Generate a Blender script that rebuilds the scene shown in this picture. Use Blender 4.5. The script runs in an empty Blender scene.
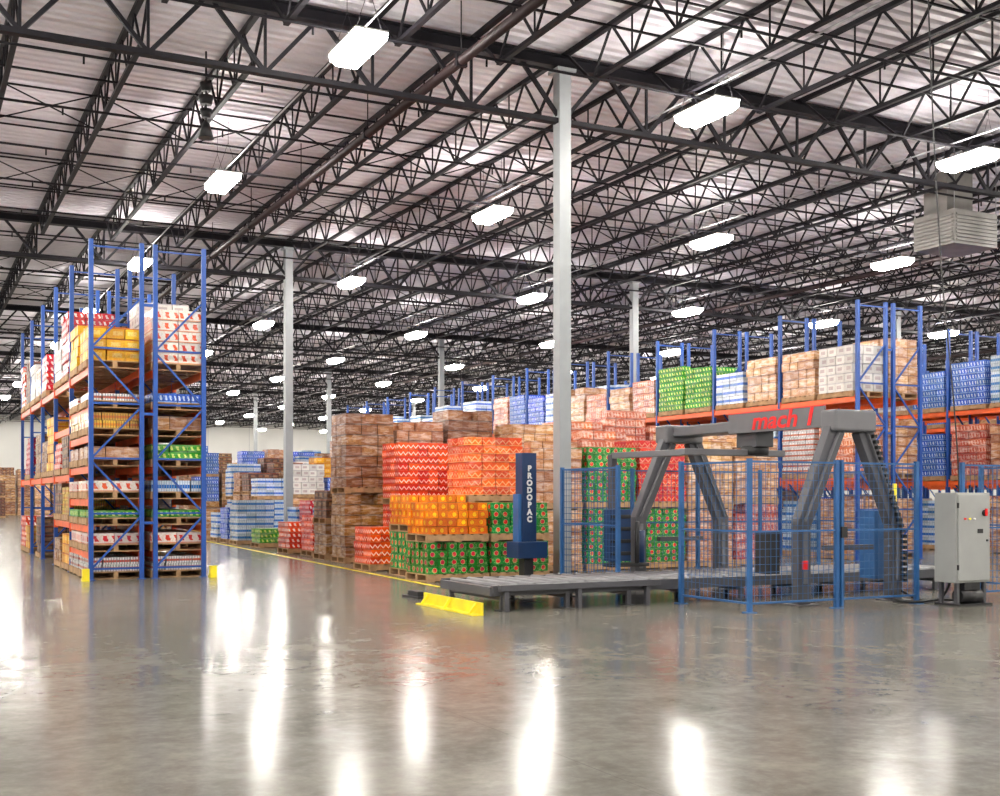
import bpy, math, random, bmesh
from mathutils import Vector, Matrix
random.seed(7)
S = bpy.context.scene
COL = S.collection

# ---------------------------------------------------------------- node helpers
class NT:
    def __init__(s, name):
        s.mat = bpy.data.materials.new(name); s.mat.use_nodes = True
        s.t = s.mat.node_tree; s.n = s.t.nodes; s.l = s.t.links
        s.b = s.n["Principled BSDF"]
    def new(s, ty, **k):
        nd = s.n.new(ty)
        for a, v in k.items(): setattr(nd, a, v)
        return nd
    def put(s, sock, v):
        if isinstance(v, bpy.types.NodeSocket): s.l.new(v, sock)
        else: sock.default_value = v
    def m(s, op, a, b=0.0, c=0.0):
        nd = s.new("ShaderNodeMath", operation=op)
        s.put(nd.inputs[0], a); s.put(nd.inputs[1], b); s.put(nd.inputs[2], c)
        return nd.outputs[0]
    def mix(s, f, a, b):
        nd = s.new("ShaderNodeMix", data_type='RGBA')
        s.put(nd.inputs[0], f)
        s.put(nd.inputs[6], a if not isinstance(a, tuple) else (*a, 1) if len(a) == 3 else a)
        s.put(nd.inputs[7], b if not isinstance(b, tuple) else (*b, 1) if len(b) == 3 else b)
        return nd.outputs[2]
    def noise(s, scale, vec=None, detail=3, rough=.5, dist=0):
        nd = s.new("ShaderNodeTexNoise"); nd.inputs['Scale'].default_value = scale
        nd.inputs['Detail'].default_value = detail; nd.inputs['Roughness'].default_value = rough
        nd.inputs['Distortion'].default_value = dist
        if vec is not None: s.l.new(vec, nd.inputs['Vector'])
        return nd.outputs['Fac']
    def obj(s): return s.new("ShaderNodeTexCoord").outputs['Object']
    def uv(s):
        sp = s.new("ShaderNodeSeparateXYZ"); s.l.new(s.new("ShaderNodeTexCoord").outputs['UV'], sp.inputs[0])
        return sp.outputs[0], sp.outputs[1]
    def ramp(s, f, lo, hi, a=0., b=1.):
        nd = s.new("ShaderNodeMapRange"); s.put(nd.inputs[0], f)
        nd.inputs[1].default_value = lo; nd.inputs[2].default_value = hi
        nd.inputs[3].default_value = a; nd.inputs[4].default_value = b
        return nd.outputs[0]
    def set(s, color=None, rough=None, metal=None, coat=None, spec=None):
        if color is not None: s.put(s.b.inputs['Base Color'], (*color, 1) if isinstance(color, tuple) and len(color) == 3 else color)
        if rough is not None: s.put(s.b.inputs['Roughness'], rough)
        if metal is not None: s.b.inputs['Metallic'].default_value = metal
        if coat is not None: s.b.inputs['Coat Weight'].default_value = coat; s.b.inputs['Coat Roughness'].default_value = .15
        if spec is not None: s.b.inputs['Specular IOR Level'].default_value = spec
        return s.mat

def paint(name, col, rough=.5, metal=0., var=.15, scale=3., spec=None):
    t = NT(name)
    f = t.ramp(t.noise(scale, t.obj()), .3, .7)
    dark = tuple(c * (1 - var) for c in col); light = tuple(min(1, c * (1 + var)) for c in col)
    return t.set(t.mix(f, dark, light), rough, metal, spec=spec)

def emis(name, col, st):
    t = NT(name); t.set(col, .5)
    t.b.inputs['Emission Color'].default_value = (*col, 1)
    t.b.inputs['Emission Strength'].default_value = st
    return t.mat

def carton(name, base, acc, acc2=None, pat='label', rough=.5, coat=0., film=0., clutter=.35):
    t = NT(name); u, v = t.uv(); acc2 = acc2 or base
    o = t.obj()
    at = t.new("ShaderNodeAttribute", attribute_name="rnd"); rb = at.outputs['Fac']
    if pat == 'zig':
        tri = t.m('PINGPONG', t.m('MULTIPLY', u, 2.0), .5)
        vv = t.m('FRACT', t.m('ADD', t.m('MULTIPLY', v, 1.0), t.m('MULTIPLY', tri, .9)))
        mk = t.m('MULTIPLY', t.m('GREATER_THAN', vv, .55), t.m('LESS_THAN', vv, .74))
        c = t.mix(t.m('MULTIPLY', mk, .85), base, acc)
        c = t.mix(t.m('LESS_THAN', v, .1), c, acc2)
    elif pat == 'dot':
        du = t.m('POWER', t.m('MULTIPLY', t.m('SUBTRACT', u, t.m('ADD', t.m('MULTIPLY', rb, .3), .35)), 1.35), 2.0)
        dv = t.m('POWER', t.m('SUBTRACT', v, .5), 2.0)
        d = t.m('ADD', du, dv)
        c = t.mix(t.m('LESS_THAN', d, .12), base, acc2)
        c = t.mix(t.m('LESS_THAN', d, .09), c, acc)
    elif pat == 'label':
        uo = t.m('ADD', u, t.m('MULTIPLY', t.m('SUBTRACT', rb, .5), .3))
        mk = t.m('MULTIPLY', t.m('LESS_THAN', t.m('ABSOLUTE', t.m('SUBTRACT', uo, .5)), .27),
                 t.m('LESS_THAN', t.m('ABSOLUTE', t.m('SUBTRACT', v, .5)), .2))
        c = t.mix(t.m('MULTIPLY', mk, .75), base, acc)
        c = t.mix(t.m('GREATER_THAN', v, .9), c, acc2)
    elif pat == 'bottles':
        uu = t.m('FRACT', t.m('MULTIPLY', u, 5.0))
        bt = t.m('LESS_THAN', t.m('ABSOLUTE', t.m('SUBTRACT', uu, .5)), .38)
        c = t.mix(bt, acc2, base)
        band = t.m('LESS_THAN', t.m('ABSOLUTE', t.m('SUBTRACT', v, .45)), .17)
        c = t.mix(t.m('MULTIPLY', band, bt), c, acc)
    elif pat == 'script':
        nd = t.new("ShaderNodeTexWave"); nd.inputs['Scale'].default_value = .9; nd.inputs['Distortion'].default_value = 6
        nd.inputs['Detail'].default_value = 2; t.l.new(t.m('MULTIPLY', rb, 9.0), nd.inputs['Phase Offset'])
        t.l.new(t.new("ShaderNodeTexCoord").outputs['UV'], nd.inputs['Vector'])
        band = t.m('LESS_THAN', t.m('ABSOLUTE', t.m('SUBTRACT', v, .5)), .27)
        c = t.mix(t.m('MULTIPLY', t.m('GREATER_THAN', nd.outputs['Fac'], .66), band), base, acc)
        c = t.mix(t.m('LESS_THAN', v, .1), c, acc2)
    pr = t.noise(22, o, 2, .7)
    c = t.mix(t.m('MULTIPLY', t.m('GREATER_THAN', pr, .57), clutter), c, acc2)
    c = t.mix(t.m('MULTIPLY', t.m('LESS_THAN', pr, .38), clutter * .8), c, tuple(x * .35 for x in base))
    if film > 0:
        mp = t.new("ShaderNodeMapping"); mp.inputs['Scale'].default_value = (1, 1, 5); t.l.new(o, mp.inputs[0])
        nf = t.ramp(t.noise(3.5, mp.outputs[0], 4, .6, .6), .46, .68)
        c = t.mix(t.m('MULTIPLY', nf, film), c, (.9, .82, .76))
    rnd = t.new("ShaderNodeObjectInfo").outputs['Random']
    hs = t.new("ShaderNodeHueSaturation")
    t.put(hs.inputs['Value'], t.m('MULTIPLY', t.ramp(rnd, 0, 1, .8, 1.2), t.ramp(rb, 0, 1, .72, 1.18)))
    t.put(hs.inputs['Hue'], t.m('ADD', t.ramp(rnd, 0, 1, -.012, .014), t.ramp(rb, 0, 1, .492, .508)))
    hs.inputs['Saturation'].default_value = 1.12
    t.l.new(c, hs.inputs['Color'])
    return t.set(hs.outputs[0], rough, coat=coat)

# ---------------------------------------------------------------- mesh builder
class MB:
    def __init__(s): s.v = []; s.f = []; s.mi = []; s.uv = []; s.mats = []; s.sm = []; s.r = []; s.cr = 0.
    def mid(s, m):
        if m not in s.mats: s.mats.append(m)
        return s.mats.index(m)
    def face(s, idx, mi, uv=None, sm=False):
        s.f.append(idx); s.mi.append(mi); s.uv.append(uv or [(0, 0)] * len(idx)); s.sm.append(sm); s.r.append(s.cr)
    def box(s, x0, x1, y0, y1, z0, z1, m, M=None):
        mi = s.mid(m); b = len(s.v)
        P = [(x0, y0, z0), (x1, y0, z0), (x1, y1, z0), (x0, y1, z0), (x0, y0, z1), (x1, y0, z1), (x1, y1, z1), (x0, y1, z1)]
        if M is not None: P = [tuple(M @ Vector(p)) for p in P]
        s.v += P; q = [(0, 0), (1, 0), (1, 1), (0, 1)]
        for fc in ((0, 1, 5, 4), (1, 2, 6, 5), (2, 3, 7, 6), (3, 0, 4, 7), (4, 5, 6, 7), (3, 2, 1, 0)):
            s.face([b + i for i in fc], mi, q)
    def bar(s, p, q, w, m, h=None):
        p = Vector(p); q = Vector(q); d = q - p; L = d.length
        if L < 1e-6: return
        d.normalize(); up = Vector((0, 0, 1)) if abs(d.z) < .99 else Vector((0, 1, 0))
        sx = d.cross(up).normalized(); sz = sx.cross(d).normalized(); h = h or w
        M = Matrix(((sx.x, d.x, sz.x, p.x), (sx.y, d.y, sz.y, p.y), (sx.z, d.z, sz.z, p.z), (0, 0, 0, 1)))
        s.box(-w / 2, w / 2, 0, L, -h / 2, h / 2, m, M)
    def cyl(s, p, q, r, m, n=10, r2=None):
        p = Vector(p); q = Vector(q); d = (q - p).normalized(); r2 = r if r2 is None else r2
        up = Vector((0, 0, 1)) if abs(d.z) < .99 else Vector((0, 1, 0))
        a = d.cross(up).normalized(); c = a.cross(d); mi = s.mid(m); b = len(s.v)
        for i in range(n):
            t = 2 * math.pi * i / n; o = a * math.cos(t) + c * math.sin(t)
            s.v.append(tuple(p + o * r)); s.v.append(tuple(q + o * r2))
        for i in range(n):
            j = (i + 1) % n
            s.face([b + 2 * i, b + 2 * j, b + 2 * j + 1, b + 2 * i + 1], mi, sm=True)
        s.face([b + 2 * i for i in range(n)][::-1], mi); s.face([b + 2 * i + 1 for i in range(n)], mi)
    def mesh(s, name):
        me = bpy.data.meshes.new(name); me.from_pydata(s.v, [], s.f)
        for m in s.mats: me.materials.append(m)
        me.polygons.foreach_set("material_index", s.mi)
        me.polygons.foreach_set("use_smooth", s.sm)
        uvl = me.uv_layers.new(name="UVMap"); flat = []
        for u in s.uv:
            for a in u: flat += [a[0], a[1]]
        uvl.data.foreach_set("uv", flat)
        at = me.attributes.new("rnd", 'FLOAT', 'FACE'); at.data.foreach_set("value", s.r)
        me.update(); return me
    def obj(s, name, parent=None, loc=(0, 0, 0)):
        o = bpy.data.objects.new(name, s.mesh(name)); COL.objects.link(o); o.location = loc
        if parent: o.parent = parent
        return o

def empty(name, loc=(0, 0, 0)):
    e = bpy.data.objects.new(name, None); COL.objects.link(e); e.location = loc; return e
def bevel(o, w=.01, seg=2):
    m = o.modifiers.new("bevel", 'BEVEL'); m.width = w; m.segments = seg; m.limit_method = 'ANGLE'
    return o

# ---------------------------------------------------------------- materials
STEEL = paint("dark_roof_steel", (.009, .008, .011), .6, spec=.2)
COLM = paint("column_grey_paint", (.3, .32, .33), .5, var=.06)
BLUE = paint("rack_blue_paint", (.01, .07, .33), .4)
ORNG = paint("rack_orange_paint", (.85, .13, .02), .4)
YEL = paint("safety_yellow", (.9, .72, .02), .45)
FBLUE = paint("fence_blue_paint", (.02, .1, .27), .4)
FWIRE = paint("fence_wire_paint", (.03, .1, .24), .4)
NAVY = paint("navy_paint", (.006, .03, .1), .35)
GREY = paint("machine_grey_paint", (.07, .07, .08), .4, var=.1)
MGREY = paint("machine_light_grey_paint", (.14, .14, .15), .4, var=.1)
LGREY = paint("cabinet_grey_paint", (.33, .34, .33), .45, var=.05)
ROLL = paint("roller_steel", (.17, .17, .18), .38, .3)
BLACK = paint("black_rubber", (.012, .012, .014), .5)
RED = paint("red_paint", (.85, .01, .01), .4)
WHITE = paint("white_enamel", (.75, .75, .73), .4, var=.04)
PIPE = paint("sprinkler_pipe_paint", (.022, .012, .013), .5, spec=.3)
PIPER = paint("standpipe_red", (.5, .06, .04), .45)
COND = paint("galvanised_conduit", (.4, .4, .42), .35, .5)
WOOD = paint("pallet_wood", (.4, .24, .12), .8, var=.3, scale=6)
HVACM = paint("galvanised_sheet", (.2, .19, .18), .5)

def floor_mat():
    t = NT("polished_concrete"); o = t.obj()
    n1 = t.noise(.16, o, 5, .6, .5); n2 = t.noise(1.3, o, 7, .68, 1.0); n3 = t.noise(9, o, 5, .7)
    f = t.m('ADD', t.m('MULTIPLY', t.ramp(n1, .3, .7), .5), t.m('MULTIPLY', t.ramp(n2, .32, .68), .5))
    c = t.mix(f, (.09, .087, .074), (.235, .222, .19))
    c = t.mix(t.m('MULTIPLY', t.ramp(n3, .5, .8), .35), c, (.31, .295, .26))
    c = t.mix(t.m('MULTIPLY', t.ramp(n3, .5, .2), .4), c, (.07, .067, .056))
    sp = t.new("ShaderNodeSeparateXYZ"); t.l.new(o, sp.inputs[0])
    for ax, per, off in ((0, 4.5, 1.1), (1, 4.5, .9)):
        w = t.m('PINGPONG', t.m('ADD', sp.outputs[ax], off), per / 2)
        c = t.mix(t.m('MULTIPLY', t.m('LESS_THAN', w, .004), .35), c, (.05, .045, .04))
    r = t.ramp(t.m('ADD', n2, t.m('MULTIPLY', n3, .4)), .45, 1.0, .13, .23)
    b = t.new("ShaderNodeBump"); b.inputs['Strength'].default_value = .03; b.inputs['Distance'].default_value = .015
    t.l.new(n2, b.inputs['Height']); t.l.new(b.outputs[0], t.b.inputs['Normal'])
    return t.set(c, r, spec=.07)
FLOOR = floor_mat()
WALLM = paint("wall_white_panel", (.6, .6, .57), .7, var=.06, scale=.3)
DECK = paint("roof_deck_white", (.63, .6, .64), .5, var=.08, scale=.5)
LAMP = emis("lamp_lens", (1, .95, .88), 135)
LAMPUP = emis("added_lamp_uplight", (1, .95, .9), 95)  # glowing strips added on the fixture tops to brighten the ceiling

C = {}
C['red'] = carton("carton_red_zigzag", (.72, .012, .012), (.9, .75, .7), (.6, .06, .03), 'zig', .4, .2, clutter=.15, film=.15)
C['redor'] = carton("carton_red_orange", (.8, .05, .02), (.9, .45, .28), (.85, .3, .15), 'zig', .4, .2, film=.3, clutter=.3)
C['orange'] = carton("carton_orange", (.85, .2, .01), (.95, .55, .02), (.7, .03, .01), 'dot', .4, .2)
C['yellow'] = carton("carton_yellow", (.85, .45, .02), (.9, .7, .3), (.6, .15, .01), 'label', .45)
C['green'] = carton("carton_green_red", (.015, .25, .04), (.75, .02, .02), (.55, .7, .35), 'dot', .4, .2)
C['lime'] = carton("carton_lime", (.05, .27, .02), (.65, .7, .2), (.01, .12, .02), 'script', .45, film=.2)
C['brown'] = carton("carton_kraft", (.27, .115, .045), (.4, .22, .11), (.1, .04, .02), 'label', .5, .3, film=.35)
C['dark'] = carton("carton_dark", (.08, .035, .02), (.35, .2, .1), (.3, .08, .04), 'label', .5, film=.15)
C['tan'] = carton("carton_tan_film", (.5, .25, .13), (.65, .42, .28), (.28, .1, .05), 'label', .35, .4, film=.55)
C['pink'] = carton("carton_pink_film", (.6, .17, .11), (.78, .5, .4), (.35, .06, .04), 'script', .35, .4, film=.55)
C['water'] = carton("bottled_water", (.6, .7, .8), (.03, .15, .55), (.25, .35, .5), 'bottles', .25, .4)
C['blue'] = carton("carton_blue", (.01, .08, .5), (.6, .7, .85), (.3, .45, .8), 'script', .4, .2)
C['white'] = carton("carton_white", (.72, .7, .66), (.4, .3, .3), (.5, .48, .5), 'label', .45, .3, film=.3, clutter=.25)
C['coke'] = carton("carton_red_script", (.65, .01, .01), (.88, .84, .8), (.4, .01, .01), 'script', .4, .2, clutter=.15)
C['wred'] = carton("carton_white_red_script", (.8, .74, .68), (.7, .04, .02), (.7, .3, .2), 'script', .4, .2, clutter=.3, film=.2)
C['cans'] = carton("tray_of_cans", (.7, .7, .7), (.5, .1, .08), (.12, .1, .1), 'bottles', .3, .4)
C['gold'] = carton("tray_of_gold_cans", (.75, .5, .12), (.7, .22, .02), (.2, .09, .02), 'bottles', .3, .3)
NAME = dict(red='pallet_of_red_cartons', redor='pallet_of_red_orange_cartons', orange='pallet_of_orange_cartons', yellow='pallet_of_yellow_cartons',
            green='pallet_of_green_cartons', lime='pallet_of_lime_cartons', brown='pallet_of_cardboard_boxes', dark='pallet_of_dark_boxes',
            tan='shrink_wrapped_pallet', pink='shrink_wrapped_pink_pallet', water='pallet_of_bottled_water', blue='pallet_of_blue_cartons',
            white='pallet_of_white_cartons', coke='pallet_of_drink_cartons', wred='pallet_of_snack_cartons', cans='pallet_of_canned_drinks', gold='pallet_of_gold_cans')
DIM = dict(red=(5, 4, .15), redor=(4, 4, .16), orange=(6, 5, .14), green=(6, 5, .14), brown=(3, 3, .24), dark=(4, 3, .22), tan=(4, 3, .22), pink=(4, 4, .2),
           water=(4, 4, .21), blue=(4, 4, .17), white=(4, 3, .22), coke=(3, 3, .14), wred=(3, 2, .2), cans=(4, 4, .13), gold=(4, 4, .14), yellow=(4, 3, .2), lime=(3, 3, .14))
PH = .14
def pallet_geo(mb):
    for i in range(7): mb.box(-.6 + i * .18, -.6 + i * .18 + .12, -.5, .5, .12, .14, WOOD)
    for y in (-.5, -.04, .42): mb.box(-.6, .6, y, y + .08, .022, .118, WOOD)
    for x in (-.6, -.07, .46): mb.box(x, x + .14, -.5, .5, 0, .02, WOOD)
cache = {}
def load_mesh(kind, n):
    k = (kind, n)
    if k in cache: return cache[k]
    mb = MB(); pallet_geo(mb); nx, ny, bz = DIM[kind]
    r = random.Random(sum(map(ord, kind)) + n)
    m = C[kind]; g = .006
    for l in range(n):
        ox = r.uniform(-.015, .015); oy = r.uniform(-.015, .015)
        wx, wy = 1.17 / nx, .97 / ny
        for i in range(nx):
            for j in range(ny):
                if 0 < i < nx - 1 and 0 < j < ny - 1 and l < n - 1: continue
                if l == n - 1 and n > 3 and r.random() < .06: continue
                jx = r.uniform(-.008, .008); jy = r.uniform(-.008, .008); mb.cr = r.random()
                x0 = -.585 + i * wx + ox + jx; y0 = -.485 + j * wy + oy + jy; z0 = PH + l * bz
                mb.box(x0 + g, x0 + wx - g, y0 + g, y0 + wy - g, z0 + .001, z0 + bz - .005, m)
    cache[k] = mb.mesh("load_%s_%d" % k); return cache[k]
def load(kind, xc, yc, z=0., H=1.3, rot=0., parent=None, part=None):
    n = max(1, int(round((H - PH) / DIM[kind][2])))
    o = bpy.data.objects.new(part or NAME[kind], load_mesh(kind, n)); COL.objects.link(o)
    o.location = (xc, yc, z); o.rotation_euler = (0, 0, rot + random.choice((0, math.pi)) + random.uniform(-.015, .015))
    if parent: o.parent = parent
    return z + PH + n * DIM[kind][2]
def stack(kinds, xc, yc, Hs, rot=0., parent=None):
    z = 0
    for k, h in zip(kinds, Hs):
        z = load(k, xc, yc, z + .001, h, rot, parent, (NAME[k] + "_part") if parent else None)
    return z

# ---------------------------------------------------------------- building shell
X0, X1, Y0, Y1 = -29.27, 65.23, -16.47, 127.53
ZD = 10.02
mb = MB(); mb.box(X0, X1, Y0, Y1, -.2, 0, FLOOR); mb.obj("floor")
for nm, a in (("wall_back", (X0, X1, Y1, Y1 + .3)), ("wall_front", (X0, X1, Y0 - .3, Y0)), ("wall_left", (X0 - .3, X0, Y0, Y1)), ("wall_right", (X1, X1 + .3, Y0, Y1))):
    mb = MB(); mb.box(*a, 0, ZD + .3, WALLM)
    if nm in ("wall_back", "wall_front"):
        y = Y1 - .02 if nm == "wall_back" else Y0
        x = X0
        while x < X1: mb.box(x, x + .05, y, y + .02, 0, ZD, COND); x += 4.5
    else:
        x = X1 - .02 if nm == "wall_right" else X0
        y = Y0
        while y < Y1: mb.box(x, x + .02, y, y + .05, 0, ZD, COND); y += 4.5
    mb.obj(nm)
mb = MB(); mi = mb.mid(DECK); y = Y0; prof = []
while y < Y1:
    prof += [(y, ZD), (y + .16, ZD), (y + .19, ZD + .06), (y + .27, ZD + .06)]; y += .3
for (yy, z) in prof: mb.v += [(X0, yy, z), (X1, yy, z)]
for i in range(len(prof) - 1): mb.face([2 * i, 2 * i + 1, 2 * i + 3, 2 * i + 2][::-1], mi)
mb.obj("ceiling")

BX, BY = 13.5, 18.0
def arr(o, n, off):
    m = o.modifiers.new("array", 'ARRAY'); m.count = n; m.use_relative_offset = False
    m.use_constant_offset = True; m.constant_offset_displace = off
mb = MB(); zt, zb = 9.96, 9.16
mb.box(-.05, .05, 0.01, 17.99, zt - .04, zt + .045, STEEL)
mb.box(-.045, .045, 1.0, 17.0, zb - .035, zb + .035, STEEL)
n = 12; st = 16.0 / n
mb.bar((0, .1, zt - .02), (0, 1.0, zb), .045, STEEL); mb.bar((0, 17.9, zt - .02), (0, 17.0, zb), .045, STEEL)
for i in range(n):
    a = 1 + i * st
    mb.bar((0, a, zb), (0, a + st / 2, zt), .038, STEEL); mb.bar((0, a + st / 2, zt), (0, a + st, zb), .038, STEEL)
    if i: mb.bar((0, a, zb), (0, a, zt), .026, STEEL)
o = mb.obj("roof_joists", loc=(X0 + .06, Y0, 0)); arr(o, 49, (BX / 7, 0, 0)); arr(o, 8, (0, BY, 0))
mb = MB(); gt, gb = 9.8, 8.68
mb.box(0, BX, -.13, .13, gt - .12, gt - .09, STEEL); mb.box(0, BX, -.13, .13, gt + .09, gt + .12, STEEL); mb.box(0, BX, -.03, .03, gt - .09, gt + .09, STEEL)
mb.box(0, BX, -.08, .08, gb - .05, gb + .04, STEEL)
st = BX / 7
for i in range(7):
    a = i * st
    mb.bar((a, 0, gb), (a + st / 2, 0, gt), .07, STEEL); mb.bar((a + st / 2, 0, gt), (a + st, 0, gb), .07, STEEL)
    mb.bar((a + st - .001, 0, gb), (a + st - .001, 0, gt), .045, STEEL)
o = mb.obj("roof_girders", loc=(X0, Y0 + BY, 0)); arr(o, 7, (BX, 0, 0)); arr(o, 7, (0, BY, 0))
mb = MB(); XA, XB = X0 + .1, X1 - .4
for f in (3.2, 6.2, 9.0, 11.8, 14.8):
    mb.bar((XA, f, zb + .05), (XB, f, zb + .05), .035, STEEL); mb.bar((XA, f, zt - .08), (XB, f, zt - .08), .035, STEEL)
for f in (6.2, 11.8):
    for i in range(48):
        a = X0 + .1 + i * BX / 7
        mb.bar((a, f, zb), (a + BX / 7, f, zt - .05), .025, STEEL); mb.bar((a, f, zt - .05), (a + BX / 7, f, zb), .025, STEEL)
o = mb.obj("joist_bridging", loc=(0, Y0, 0)); arr(o, 8, (0, BY, 0))
mb = MB()
for f in (1.6, 4.6, 7.6, 10.6, 13.6, 16.6): mb.cyl((XA, f, 9.05), (XB, f, 9.05), .026, STEEL, 6)
for i in range(30):
    for f in (1.6, 4.6, 7.6, 10.6, 13.6, 16.6):
        mb.cyl((X0 + 1 + i * 3.1, f, 9.02), (X0 + 1 + i * 3.1, f, 8.9), .02, STEEL, 5)
o = mb.obj("sprinkler_branch_pipes", loc=(0, Y0, 0)); arr(o, 8, (0, BY, 0))
mb = MB()
for x in (8.4, 49.0, -18.0): mb.cyl((x, Y0 + .1, 8.88), (x, Y1 - .1, 8.88), .085, PIPE, 12)
for x in (28.6,): mb.cyl((x, Y0 + .1, 8.88), (x, Y1 - .1, 8.88), .07, PIPE, 12)
y = Y0 + 3
while y < Y1:
    for x in (8.4, 28.6): mb.box(x - .1, x + .1, y - .04, y + .04, 8.78, 8.98, STEEL); mb.cyl((x, y, 8.95), (x, y, 9.9), .012, STEEL, 5)
    y += 4.5
mb.obj("sprinkler_main_pipes")

cm = MB(); cm.box(-.125, .125, -.125, .125, .02, 9.66, COLM); cm.box(-.25, .25, -.25, .25, 0, .025, COLM); cm.box(-.2, .2, -.2, .2, 9.6, 9.66, COLM)
for a in (-.2, .2):
    for b in (-.2, .2): cm.cyl((a, b, .02), (a, b, .07), .02, COND, 6)
cmesh = cm.mesh("column")
for i in range(-2, 4):
    for j in range(-1, 6):
        o = bpy.data.objects.new("steel_column", cmesh); COL.objects.link(o); o.location = (11.23 + BX * i, 19.53 + BY * j, 0)

# lamps
lm = MB()
lm.box(-.27, .27, -.64, .64, .06, .09, WHITE)
b = len(lm.v); mi = lm.mid(LAMP)
for (hx, hy, z) in ((.26, .63, .058), (.25, .62, -.04), (.17, .54, -.13)):
    lm.v += [(-hx, -hy, z), (hx, -hy, z), (hx, hy, z), (-hx, hy, z)]
for k in (0, 4):
    for i in range(4): lm.face([b + k + i, b + k + (i + 1) % 4, b + k + 4 + (i + 1) % 4, b + k + 4 + i][::-1], mi)
lm.face([b + 11, b + 10, b + 9, b + 8], mi)
lm.box(-.2, -.1, -.55, .55, .092, .1, LAMPUP); lm.box(.1, .2, -.55, .55, .092, .1, LAMPUP)
for y in (-.5, .5):
    for x in (-.22, .22): lm.cyl((x, y, .09), (0, y, .75), .005, STEEL, 4)
    lm.cyl((0, y, .75), (0, y, 1.3), .005, STEEL, 4)
lmesh = lm.mesh("highbay")
ys = [-11, -1.5, 8.0, 17.5, 26.3, 36.7, 47.3, 58.0, 68.6, 79.2, 90, 100.6, 111.2, 121]
for i in range(-5, 9):
    for y in ys:
        x = 6.36 + 6.75 * i
        o = bpy.data.objects.new("highbay_light_fixture", lmesh); COL.objects.link(o); o.location = (x, y, 8.56)
mb = MB()
for i in range(-5, 9): mb.cyl((6.36 + 6.75 * i + .3, Y0 + .1, 9.12), (6.36 + 6.75 * i + .3, Y1 - .1, 9.12), .018, COND, 6)
mb.obj("lighting_conduit")

# ---------------------------------------------------------------- racks
def rack(xa, ya, bays, bl, H, levels_by_bay, name="pallet_rack", post=.08):
    mb = MB()
    for k in range(bays + 1):
        y = ya + k * bl
        for (a, b) in ((xa, xa + .97), (xa + 1.13, xa + 2.1)):
            for x in (a, b):
                xx = x + (.0425 if x == a else -.0425)
                mb.box(xx - post / 2, xx + post / 2, y - .04, y + .04, .01, H, BLUE)
                mb.box(xx - .07, xx + .07, y - .07, y + .07, 0, .012, BLUE)
            z = .2; fl = 0
            while z + 1.0 < H:
                p, q = ((a + .05, y, z), (b - .05, y, z + .95))
                if fl: p, q = ((b - .05, y, z), (a + .05, y, z + .95))
                mb.bar(p, q, .035, BLUE); mb.bar((a + .05, y, z), (b - .05, y, z), .035, BLUE)
                z += 1.0; fl = 1 - fl
            mb.bar((a + .05, y, H - .12), (b - .05, y, H - .12), .03, BLUE)
        for z in (1.0, 3.0, 5.0): mb.box(xa + .97, xa + 1.13, y - .02, y + .02, z, z + .05, BLUE)
    for k in range(bays):
        y = ya + k * bl + .042; y2 = ya + (k + 1) * bl - .042
        for z in levels_by_bay(k):
            if z < .3: continue
            for x in (xa + .0425, xa + .9275, xa + 1.1725, xa + 2.0575):
                mb.box(x - .025, x + .025, y, y2, z - .125, z, ORNG)
                for yy in (y, y2 - .012): mb.box(x - .045, x + .045, yy, yy + .012, z - .17, z + .04, ORNG)
    return mb.obj(name)

R90 = math.pi / 2
LX, LY, LB = 2.95, 22.2, 2.75
pick = [0, .5, .98, 1.46, 2.06, 2.62, 3.12, 3.85]
def lv_left(k): return pick if k == 0 else ([0, 1.0, 1.95, 2.9, 3.85] if k == 1 else [0, 1.95, 3.85])
rack(LX, LY, 5, LB, 6.15, lv_left)
stock = empty("rack_stock")
def rl(kind, x, y, z, H):
    load(kind, x, y, z + .002, H, R90, stock, NAME[kind] + "_part")
L1, L2 = LX + .485, LX + 1.615
fr = [('cans', 'cans', .36), ('wred', 'wred', .36), ('lime', 'lime', .33), ('wred', 'water', .36), ('tan', 'lime', .4), ('gold', 'brown', .38), ('cans', 'blue', .3)]
for i, (a, b, h) in enumerate(fr):
    for yy in (LY + .7, LY + 2.03):
        rl(a, L1, yy, pick[i], h); rl(b, L2, yy, pick[i], h)
rl('yellow', L1, LY + .7, 3.85, .78); rl('yellow', L1, LY + 2.03, 3.85, .9)
rl('white', L2, LY + 2.03, 3.85, 1.4); rl('wred', L2, LY + .7, 3.85, 1.15)
rr = random.Random(3)
lk = ['dark', 'brown', 'pink', 'cans', 'coke', 'tan', 'white', 'gold', 'yellow', 'brown', 'dark']
for k in range(1, 5):
    L = lv_left(k)
    for i, z in enumerate(L):
        top = (L[i + 1] if i + 1 < len(L) else z + 1.6) - z - .25
        for yy in (LY + k * LB + .7, LY + k * LB + 2.03):
            for xx in (L1, L2):
                if rr.random() < .9: rl(rr.choice(lk), xx, yy, z, min(top, rr.uniform(.65, 1.45)))
mb = MB()
for x in (LX - .14, LX + 2.12): mb.box(x, x + .12, LY - .3, LY - .18, 0, .22, YEL); mb.box(x, x + .12, LY - .18, LY - .08, 0, .05, YEL)
mb.obj("rack_guard")

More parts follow.
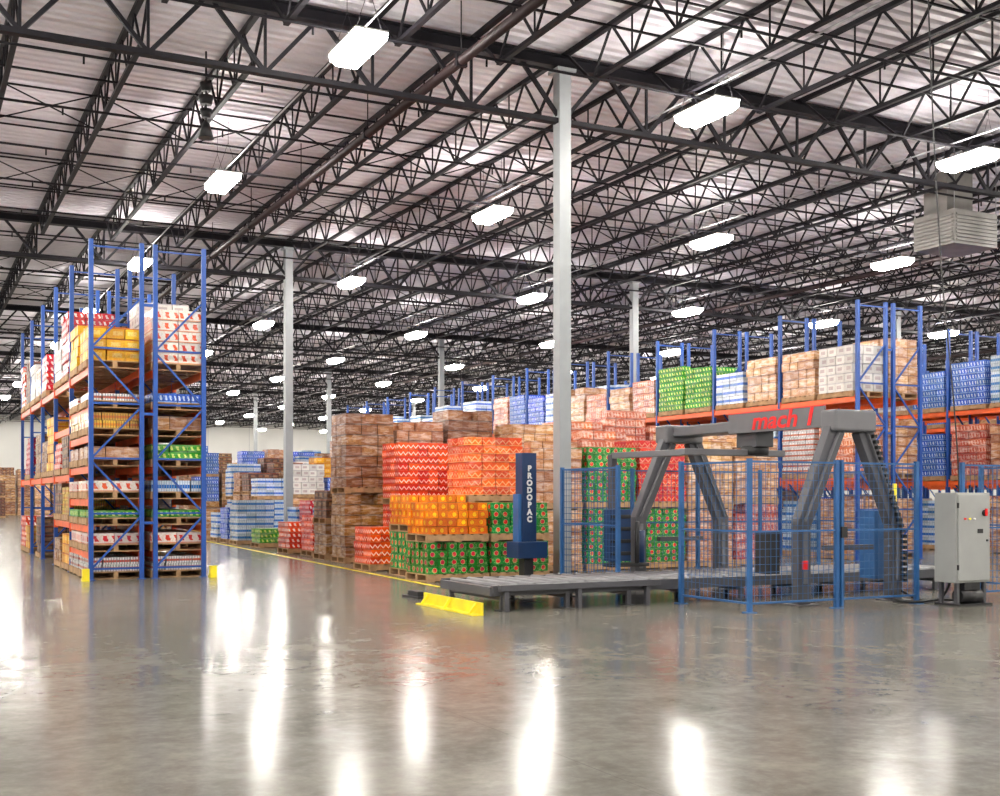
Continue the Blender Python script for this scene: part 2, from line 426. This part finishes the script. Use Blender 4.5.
def lv(k): return [0, 1.95, 3.88]
rows = [(20.0, 20.9, 13, 6.15), (26.0, 15.4, 15, 6.2), (32.0, 15.4, 15, 6.2), (38.6, 15.4, 15, 6.2)]
rk = ['tan', 'pink', 'water', 'white', 'brown', 'tan', 'water', 'blue', 'cans', 'tan', 'brown', 'pink', 'water']
for ri, (xa, ya, nb, H) in enumerate(rows):
    rack(xa, ya, nb, LB, H, lv)
    for k in range(nb):
        for li, z in enumerate(lv(k)):
            if ri >= 2 and z < 1: continue
            for jj, yy in enumerate((ya + k * LB + .7, ya + k * LB + 2.03)):
                for xi, xx in enumerate((xa + .485, xa + 1.615)):
                    if xi == 1 and ri > 0: continue
                    if rr.random() < (.97 if z < 3 else .85):
                        kd = rr.choice(rk)
                        if ri == 0 and z > 3 and xi == 0:
                            seq = ['white', 'tan', 'tan', 'water', 'lime', 'lime', 'pink', 'tan', 'pink', 'tan', 'water', 'blue', 'blue', 'pink', 'water', 'water', 'white', 'water']
                            kd = seq[min(len(seq) - 1, 2 * k + jj)]
                        if ri == 1 and z > 3: kd = ['blue', 'blue', 'white', 'tan', 'water'][(k * 2 + jj) % 5]
                        rl(kd, xx, yy, z, rr.uniform(1.0, 1.5) if z > 3 else rr.uniform(1.3, 1.65))

# ---------------------------------------------------------------- floor stacks (near)
stack(['green', 'orange'], 8.75, 19.4, [.72, .7])
stack(['green', 'green'], 10.0, 19.4, [.72, .72])
stack(['green', 'orange'], 9.0, 20.85, [.8, .7])
stack(['orange', 'redor'], 10.25, 20.9, [1.35, 1.25])
stack(['tan', 'tan'], 11.65, 20.95, [1.3, 1.3])
stack(['green', 'green'], 12.95, 20.95, [1.3, 1.3]); stack(['green', 'redor'], 14.2, 20.95, [1.3, 1.35])
stack(['tan', 'tan'], 15.45, 20.95, [1.3, 1.35]); stack(['pink', 'tan'], 16.7, 20.95, [1.3, 1.35])
stack(['red'], 8.95, 22.75, [.85]); stack(['red', 'red'], 10.2, 22.5, [.9, .5])
stack(['red', 'red'], 10.1, 24.1, [1.3, 1.3]); stack(['redor', 'redor'], 11.4, 23.6, [1.3, 1.35])
stack(['brown', 'brown'], 9.45, 25.7, [1.6, 1.7]); stack(['brown', 'tan'], 10.7, 25.7, [1.65, 1.7])
stack(['pink', 'brown'], 12.0, 25.7, [1.65, 1.75])
for i, (a, b) in enumerate([('redor', 'tan'), ('tan', 'pink'), ('tan', 'pink'), ('pink', 'tan')]):
    stack([a, b], 12.75 + i * 1.28, 23.0, [1.3, 1.55 + .1 * (i % 2)])
for i, (a, b) in enumerate([('pink', 'tan'), ('brown', 'pink'), ('tan', 'pink'), ('pink', 'pink')]):
    stack([a, b], 13.3 + i * 1.28, 24.9, [1.6, 1.65 + .1 * (i % 3)])
blk = empty("floor_stacked_pallets")
for r_ in range(3):
    for i in range(6):
        stack([rr.choice(['tan', 'pink', 'brown']), rr.choice(['tan', 'pink', 'brown', 'redor'])], 10.8 + i * 1.28, 27.3 + r_ * 1.25, [1.6, rr.uniform(1.2, 1.6)], parent=blk)
stack(['brown', 'dark'], 9.5, 27.2, [.9, .7]); stack(['red'], 9.75, 29.0, [1.0]); stack(['coke'], 9.6, 30.6, [.8])
stack(['lime'], 9.9, 34.5, [.55]); stack(['water'], 9.85, 36.9, [1.3]); stack(['blue'], 9.9, 38.4, [1.2])
stack(['water'], 9.95, 40.0, [1.0]); stack(['brown'], 10.1, 42.2, [1.1]); stack(['yellow'], 10.2, 44.0, [1.0]); stack(['brown'], 10.3, 46.0, [1.3])
blk = empty("floor_stacked_pallets")
for r_ in range(5):
    for i in range(5):
        if abs(11.4 + i * 1.3 - 11.23) < .9 and abs(32 + r_ * 1.25 - 37.53) < .9: continue
        stack([rr.choice(['water', 'blue', 'water', 'coke', 'white'])], 11.4 + i * 1.3, 32 + r_ * 1.25, [rr.uniform(.9, 1.5)], parent=blk)
blk = empty("floor_stacked_pallets")
for r_ in range(4):
    for i in range(6):
        t2 = rr.choice([['water', 'blue'], ['brown', 'brown'], ['water', 'water'], ['tan', 'yellow'], ['brown', 'dark'], ['tan', 'white']])
        stack(t2, 11.9 + i * 1.3, 42 + r_ * 1.3, [1.5, rr.choice([.8, 1.3, 1.5])], parent=blk)
def far_block(xa, xb, ya, nrow, kinds, lo=2, hi=3):
    e = empty("floor_stacked_pallets")
    for r_ in range(nrow):
        x = xa; y = ya + r_ * 1.3
        while x < xb:
            nn = rr.choice([lo, hi]); k = rr.choice(kinds)
            if abs(((x - 11.23 + 6.75) % 13.5) - 6.75) > .95 or abs(((y - 19.53 + 9) % 18) - 9) > .85:
                stack([k] * nn, x, y, [rr.uniform(1.1, 1.45) for _ in range(nn)], parent=e)
            x += 1.32
far_block(10.5, 20, 58, 2, ['water', 'blue', 'white', 'brown', 'tan'], 2, 3)
far_block(10.5, 34, 66, 2, ['water', 'brown', 'tan', 'white', 'yellow', 'dark', 'blue'], 2, 3)
far_block(10.5, 50, 82, 2, ['brown', 'tan', 'white', 'dark', 'water', 'yellow'], 3, 3)
far_block(7.5, 60, 104, 2, ['brown', 'tan', 'dark', 'white'], 3, 3)
far_block(-6, 7.2, 92, 2, ['brown', 'dark', 'dark', 'tan'], 2, 2)

def strip(name, p, q, w):
    mb = MB(); mb.bar((p[0], p[1], .002), (q[0], q[1], .002), w, YEL, .003); mb.obj(name)
strip("floor_marking_line", (7.95, 17.9), (9.25, 42), .1)
strip("floor_marking_line", (9.25, 42.02), (9.4, 100), .1)
strip("floor_marking_line", (8.02, 17.95), (10.9, 17.95), .1)

# ---------------------------------------------------------------- conveyor
cv = empty("roller_conveyor"); mb = MB()
cx0, cx1, cy0, cy1, ct = 6.85, 15.5, 13.75, 15.35, .36
for y in (cy0, cy1): mb.box(cx0, cx1, y - .035, y + .035, ct - .16, ct - .02, GREY)
mb.box(cx0, cx1, cy0 + .76, cy0 + .8, ct - .16, ct - .09, BLACK)
mb.box(cx0 - .03, cx0 + .03, cy0, cy1, ct - .16, ct - .04, GREY); mb.box(cx1 - .03, cx1, cy0, cy1, ct - .16, ct - .02, GREY)
mb.box(cx0 + .04, cx1 - .04, cy0 + .04, cy1 - .04, ct - .17, ct - .15, BLACK)
x = cx0 + .14
while x < cx1 - .05:
    mb.cyl((x, cy0 + .04, ct - .045), (x, cy1 - .04, ct - .045), .04, ROLL, 12); x += .26
x = cx0 + .15
while x < cx1:
    for y in (cy0, cy1): mb.box(x - .035, x + .035, y - .03, y + .03, .012, ct - .16, GREY); mb.box(x - .08, x + .08, y - .07, y + .07, 0, .012, GREY)
    mb.box(x - .025, x + .025, cy0, cy1, ct - .22, ct - .17, GREY)
    x += .98
mb.box(cx0 + .05, 9.4, cy0 - .16, cy0 - .06, ct - .09, ct - .01, GREY)
for x in (7.0, 8.1, 9.2): mb.box(x - .02, x + .02, cy0 - .14, cy0 - .03, ct - .15, ct - .08, GREY); mb.box(x - .03, x + .03, cy0 - .15, cy0 - .07, 0, ct - .09, GREY)
bevel(mb.obj("frame_and_rollers", cv), .004, 1)
mb = MB(); mb.box(6.38, 6.5, 13.35, 15.2, 0, .015, YEL); mb.box(6.5, 6.53, 13.35, 15.2, 0, .16, YEL)
for y in (13.5, 14.3, 15.05): mb.bar((6.4, y, .01), (6.5, y, .14), .03, YEL)
mb.obj("yellow_pallet_stop")
mb = MB(); mb.box(6.7, 6.95, 15.9, 16.5, 0, .03, BLACK); mb.box(6.75, 6.9, 16.0, 16.4, .03, .1, BLACK); mb.obj("floor_cable_guard")

# ---------------------------------------------------------------- stretch wrapper portal
pw = empty("stretch_wrapping_machine")
def leg(mb, y, s, w=.22, d=.16):
    xc = 11.95
    pts = [(xc + s * .86, 0.02), (xc + s * .86, 1.12), (xc + s * .24, 2.5)]
    ow = w / 2
    outer = [(pts[0][0] + s * ow, .02), (pts[1][0] + s * ow, 1.16), (pts[2][0] + s * (ow + .02), 2.54)]
    inner = [(pts[0][0] - s * ow, .02), (pts[1][0] - s * ow, 1.08), (pts[2][0] - s * (ow), 2.4)]
    b = len(mb.v); mi = mb.mid(GREY)
    P = outer + inner[::-1]
    for yy in (y - d / 2, y + d / 2):
        for p in P: mb.v.append((p[0], yy, p[1]))
    for a, c in ((0, 1), (1, 2)):
        mb.face([b + a, b + c, b + 5 - c, b + 5 - a], mi)
        mb.face([b + 6 + a, b + 6 + c, b + 6 + 5 - c, b + 6 + 5 - a][::-1], mi)
    for a in range(6):
        c = (a + 1) % 6; mb.face([b + a, b + c, b + 6 + c, b + 6 + a], mi)
    mb.box(pts[0][0] - .19, pts[0][0] + .19, y - .17, y + .17, 0, .02, GREY)
    f = y - d / 2 - .012
    mb.bar((pts[1][0] + s * .02, f, 1.16), (pts[2][0] + s * .02, f, 2.42), .07, MGREY, .022)
    mb.box(pts[0][0] - .035, pts[0][0] + .035, f - .01, f + .011, .3, 1.05, MGREY)
mb = MB()
for y in (12.65, 16.7):
    for s in (-1, 1): leg(mb, y, s)
o = mb.obj("portal_legs", pw)
bm = bmesh.new(); bm.from_mesh(o.data); bmesh.ops.recalc_face_normals(bm, faces=bm.faces); bm.to_mesh(o.data); bm.free(); bevel(o, .012, 2)
mb = MB()
mb.box(11.7, 12.2, 12.75, 16.6, 2.53, 2.7, MGREY)
bevel(mb.obj("portal_beam", pw), .02, 2)
mb = MB()
mb.box(11.56, 12.34, 12.48, 12.8, 2.42, 2.73, MGREY); mb.box(11.56, 12.34, 16.55, 16.9, 2.42, 2.73, MGREY)
bevel(mb.obj("portal_end_caps", pw), .04, 3)
mb = MB(); mb.box(11.78, 12.12, 14.45, 14.95, 2.28, 2.53, GREY); mb.cyl((11.95, 14.7, 2.16), (11.95, 14.7, 2.3), .22, BLACK, 20)
mb.box(10.55, 12.5, 14.62, 14.78, 2.14, 2.24, MGREY)
mb.bar((10.6, 14.7, 2.18), (10.42, 16.45, 2.18), .1, MGREY)
mb.box(10.36, 10.48, 16.4, 16.52, .4, 2.2, GREY); mb.box(10.2, 10.62, 16.2, 16.38, .45, 1.3, NAVY)
mb.cyl((10.85, 16.3, .42), (10.85, 16.3, .95), .09, NAVY, 14); mb.cyl((10.68, 16.12, .42), (10.68, 16.12, 1.1), .04, BLACK, 10); mb.box(10.2, 10.95, 16.15, 16.42, .36, .42, BLACK)
for z in (.55, .75, .95, 1.15): mb.box(10.22, 10.6, 16.17, 16.2, z, z + .06, BLACK)
bevel(mb.obj("rotary_wrap_arm", pw), .01, 1)
mb = MB()
for i in range(28):
    t_ = i / 27.0; px = 12.3 + .62 * min(1, t_ * 1.4); pz = 2.45 - 2.15 * t_
    mb.box(px - .03, px + .03, 12.5, 12.56, pz - .03, pz + .02, BLACK)
mb.obj("cable_chain", pw)
mb = MB()
mb.box(10.98, 11.18, 13.2, 13.5, .4, 1.0, BLACK); mb.box(12.7, 12.95, 12.9, 13.2, .3, 1.3, FBLUE); mb.cyl((13.1, 12.9, .9), (13.1, 12.9, 1.7), .03, YEL, 8)
mb.box(11.02, 11.12, 12.53, 12.55, .5, .62, RED)
mb.box(11.5, 12.4, 12.6, 12.7, .75, .82, GREY); mb.box(11.5, 12.4, 16.65, 16.75, .75, .82, GREY)
mb.obj("drive_boxes", pw)
def text(name, body, size, loc, rot, mat, parent, ext=.003, sp=1.):
    cu = bpy.data.curves.new(name, 'FONT'); cu.body = body; cu.size = size; cu.extrude = ext; cu.align_x = 'CENTER'; cu.align_y = 'CENTER'
    cu.offset = .008; cu.space_line = sp; cu.materials.append(mat); cu.shear = .2 if sp == 1. else 0
    o = bpy.data.objects.new(name, cu); COL.objects.link(o); o.location = loc; o.rotation_euler = rot; o.parent = parent; return o
mb = MB(); mb.box(11.665, 11.695, 12.82, 15.0, 2.5, 2.8, MGREY); mb.box(11.66, 11.7, 12.82, 15.0, 2.8, 2.815, RED); mb.obj("label_board", pw)
tx = text("label", "mach 1", .36, (11.66, 13.72, 2.65), (R90, 0, -R90), RED, pw); tx.scale = (1.35, 1, 1)

# fence
fe = empty("safety_fence")
def fence(p, q, H=1.98, zb_=.12, nm="panel", first=True, last=True):
    mb = MB(); p = Vector((*p, 0)); q = Vector((*q, 0)); d = q - p; L = d.length; d.normalize()
    n = max(1, round(L / 1.5))
    for i in range(n + 1):
        if (i == 0 and not first) or (i == n and not last): continue
        c = p + d * (L * i / n); mb.box(c.x - .028, c.x + .028, c.y - .028, c.y + .028, .012, H + .02, FBLUE); mb.box(c.x - .07, c.x + .07, c.y - .07, c.y + .07, 0, .012, FBLUE)
    s0 = d * .03; pp = p + s0; qq = q - s0
    for z in (zb_, H - .02, 1.05): mb.bar(pp + Vector((0, 0, z)), qq + Vector((0, 0, z)), .026, FBLUE)
    z = zb_ + .1
    while z < H - .05: mb.bar(pp + Vector((0, 0, z)), qq + Vector((0, 0, z)), .0055, FWIRE); z += .1
    x = .08
    while x < L - .03:
        c = p + d * x; mb.bar(c + Vector((0, 0, zb_)), c + Vector((0, 0, H - .02)), .0055, FWIRE); x += .09
    mb.obj(nm, fe)
fence((9.75, 12.1), (9.75, 13.6), nm="panel_side"); fence((9.75, 12.1), (12.7, 12.1), nm="panel_front", first=False)
fence((9.95, 15.55), (9.95, 17.3), nm="panel_side_rear"); fence((9.95, 17.3), (15.6, 17.3), nm="panel_rear", first=False)
fence((13.6, 12.1), (15.6, 12.1), nm="panel_front_right"); fence((15.6, 12.1), (15.6, 13.5), nm="panel_right", first=False); fence((15.6, 15.55), (15.6, 17.3), nm="panel_right_rear", last=False)
mb = MB(); mb.box(11.28, 11.32, 12.06, 12.14, .02, 2.0, FBLUE); mb.box(11.27, 11.37, 12.04, 12.07, .95, 1.1, BLACK); mb.obj("gate_latch", fe)

# control cabinet
cb = empty("control_cabinet"); mb = MB()
mb.box(12.81, 13.47, 11.5, 11.88, .32, 1.56, LGREY); mb.box(12.835, 13.445, 11.478, 11.5, .345, 1.535, LGREY)
bevel(mb.obj("enclosure", cb), .012, 2)
mb = MB()
for a in (12.86, 13.38):
    for b in (11.53, 11.8): mb.box(a, a + .05, b, b + .05, 0, .32, GREY)
mb.cyl((12.95, 11.6, .13), (13.35, 11.6, .13), .1, BLACK, 16); mb.box(13.0, 13.3, 11.52, 11.7, .22, .32, BLACK)
mb.box(12.84, 13.46, 11.45, 11.9, 0, .03, BLACK)
mb.cyl((13.33, 11.478, 1.28), (13.33, 11.45, 1.28), .045, BLACK, 14); mb.box(13.315, 13.345, 11.43, 11.452, 1.24, 1.34, RED)
mb.box(13.2, 13.3, 11.47, 11.479, 1.0, 1.06, BLACK)
for i in range(3): mb.cyl((12.95 + i * .09, 11.478, 1.2), (12.95 + i * .09, 11.455, 1.2), .014, [RED, YEL, WHITE][i], 10)
for z in (.5, 1.35): mb.box(12.828, 12.838, 11.47, 11.5, z, z + .07, BLACK)
mb.cyl((13.38, 11.478, .9), (13.38, 11.46, .9), .015, BLACK, 8)
mb.obj("legs_and_controls", cb)
def cable(name, pts, r, mat, parent=None):
    cu = bpy.data.curves.new(name, 'CURVE'); cu.dimensions = '3D'; cu.bevel_depth = r; cu.bevel_resolution = 2
    sp = cu.splines.new('NURBS'); sp.points.add(len(pts) - 1)
    for i, p in enumerate(pts): sp.points[i].co = (*p, 1)
    sp.use_endpoint_u = True; sp.order_u = 3; cu.materials.append(mat)
    o = bpy.data.objects.new(name, cu); COL.objects.link(o); o.parent = parent; return o
cable("power_cable", [(13.1, 11.85, .35), (13.1, 11.95, .1), (13.0, 12.05, .03), (12.9, 12.4, .03), (12.9, 12.9, .3)], .02, BLACK, cb)
cable("floor_cable", [(13.3, 11.75, .2), (13.5, 11.95, .03), (13.2, 12.2, .03), (12.6, 12.0, .03), (12.5, 12.4, .03), (12.8, 12.6, .1)], .02, BLACK, cb)
cable("supply_drop", [(13.2, 11.8, 1.56), (13.2, 11.8, 2.2), (12.95, 12.0, 5.5), (12.9, 12.1, 9.2)], .01, BLACK, cb)

# sensor tower
tw = empty("sensor_tower", (.22, 0, 0)); mb = MB()
mb.box(9.12, 9.4, 17.6, 17.85, .62, 2.25, NAVY); mb.box(9.06, 9.12, 17.62, 17.83, .62, 1.55, FBLUE)
mb.box(9.0, 9.56, 17.5, 17.95, .46, .74, NAVY); mb.box(9.16, 9.34, 17.6, 17.8, .02, .46, BLACK); mb.box(9.02, 9.5, 17.45, 17.95, 0, .02, BLACK)
bevel(mb.obj("mast", tw), .012, 2)
text("label", "\n".join("PRODOPAC"), .13, (9.26, 17.595, 1.55), (R90, 0, 0), WHITE, tw, .001, .95)
# HVAC unit
hv = empty("suspended_air_unit"); mb = MB()
mb.box(23.0, 24.5, 20.7, 22.0, 7.75, 8.6, HVACM); mb.box(23.3, 24.2, 21.2, 21.95, 8.6, 9.7, HVACM)
for i in range(8): mb.box(23.05, 24.45, 20.66, 20.7, 7.82 + i * .09, 7.87 + i * .09, HVACM); mb.box(22.96, 23.0, 20.75, 21.95, 7.82 + i * .09, 7.87 + i * .09, HVACM)
for x in (23.02, 24.48):
    for y in (20.72, 21.98): mb.cyl((x, y, 8.6), (x, y, 9.95), .012, COND, 5)
mb.obj("housing", hv)
mb = MB(); mb.cyl((5.1, 22.4, 9.95), (5.1, 22.4, 8.4), .02, BLACK, 6)
for z, r in ((9.35, .12), (9.1, .15), (8.85, .12)): mb.cyl((5.1, 22.4, z), (5.1, 22.4, z - .16), r, BLACK, 14, r * .7)
mb.cyl((5.1, 22.4, 8.6), (5.1, 22.4, 8.3), .06, BLACK, 12, .15)
mb.obj("hanging_speaker")
mb = MB()
for y in (26, 27.2, 28.4, 36, 44, 52, 53): mb.cyl((X1 - .2, y, 0), (X1 - .2, y, 9.6), .09, PIPER, 10)
mb.obj("fire_standpipes")

# ---------------------------------------------------------------- camera, world, colour
cam = bpy.data.cameras.new("camera"); co = bpy.data.objects.new("camera", cam); COL.objects.link(co)
co.location = (0, 0, 1.5); co.rotation_euler = (math.radians(90), 0, -math.atan2(.452, .892))
cam.sensor_width = 36; cam.lens = 42.3; cam.shift_y = .099; cam.clip_end = 400
S.camera = co
w = bpy.data.worlds.new("world"); S.world = w; w.use_nodes = True
w.node_tree.nodes['Background'].inputs[0].default_value = (.5, .55, .6, 1); w.node_tree.nodes['Background'].inputs[1].default_value = .3
try:
    S.view_settings.view_transform = 'Standard'; S.view_settings.exposure = .08
except Exception as e: print(e)
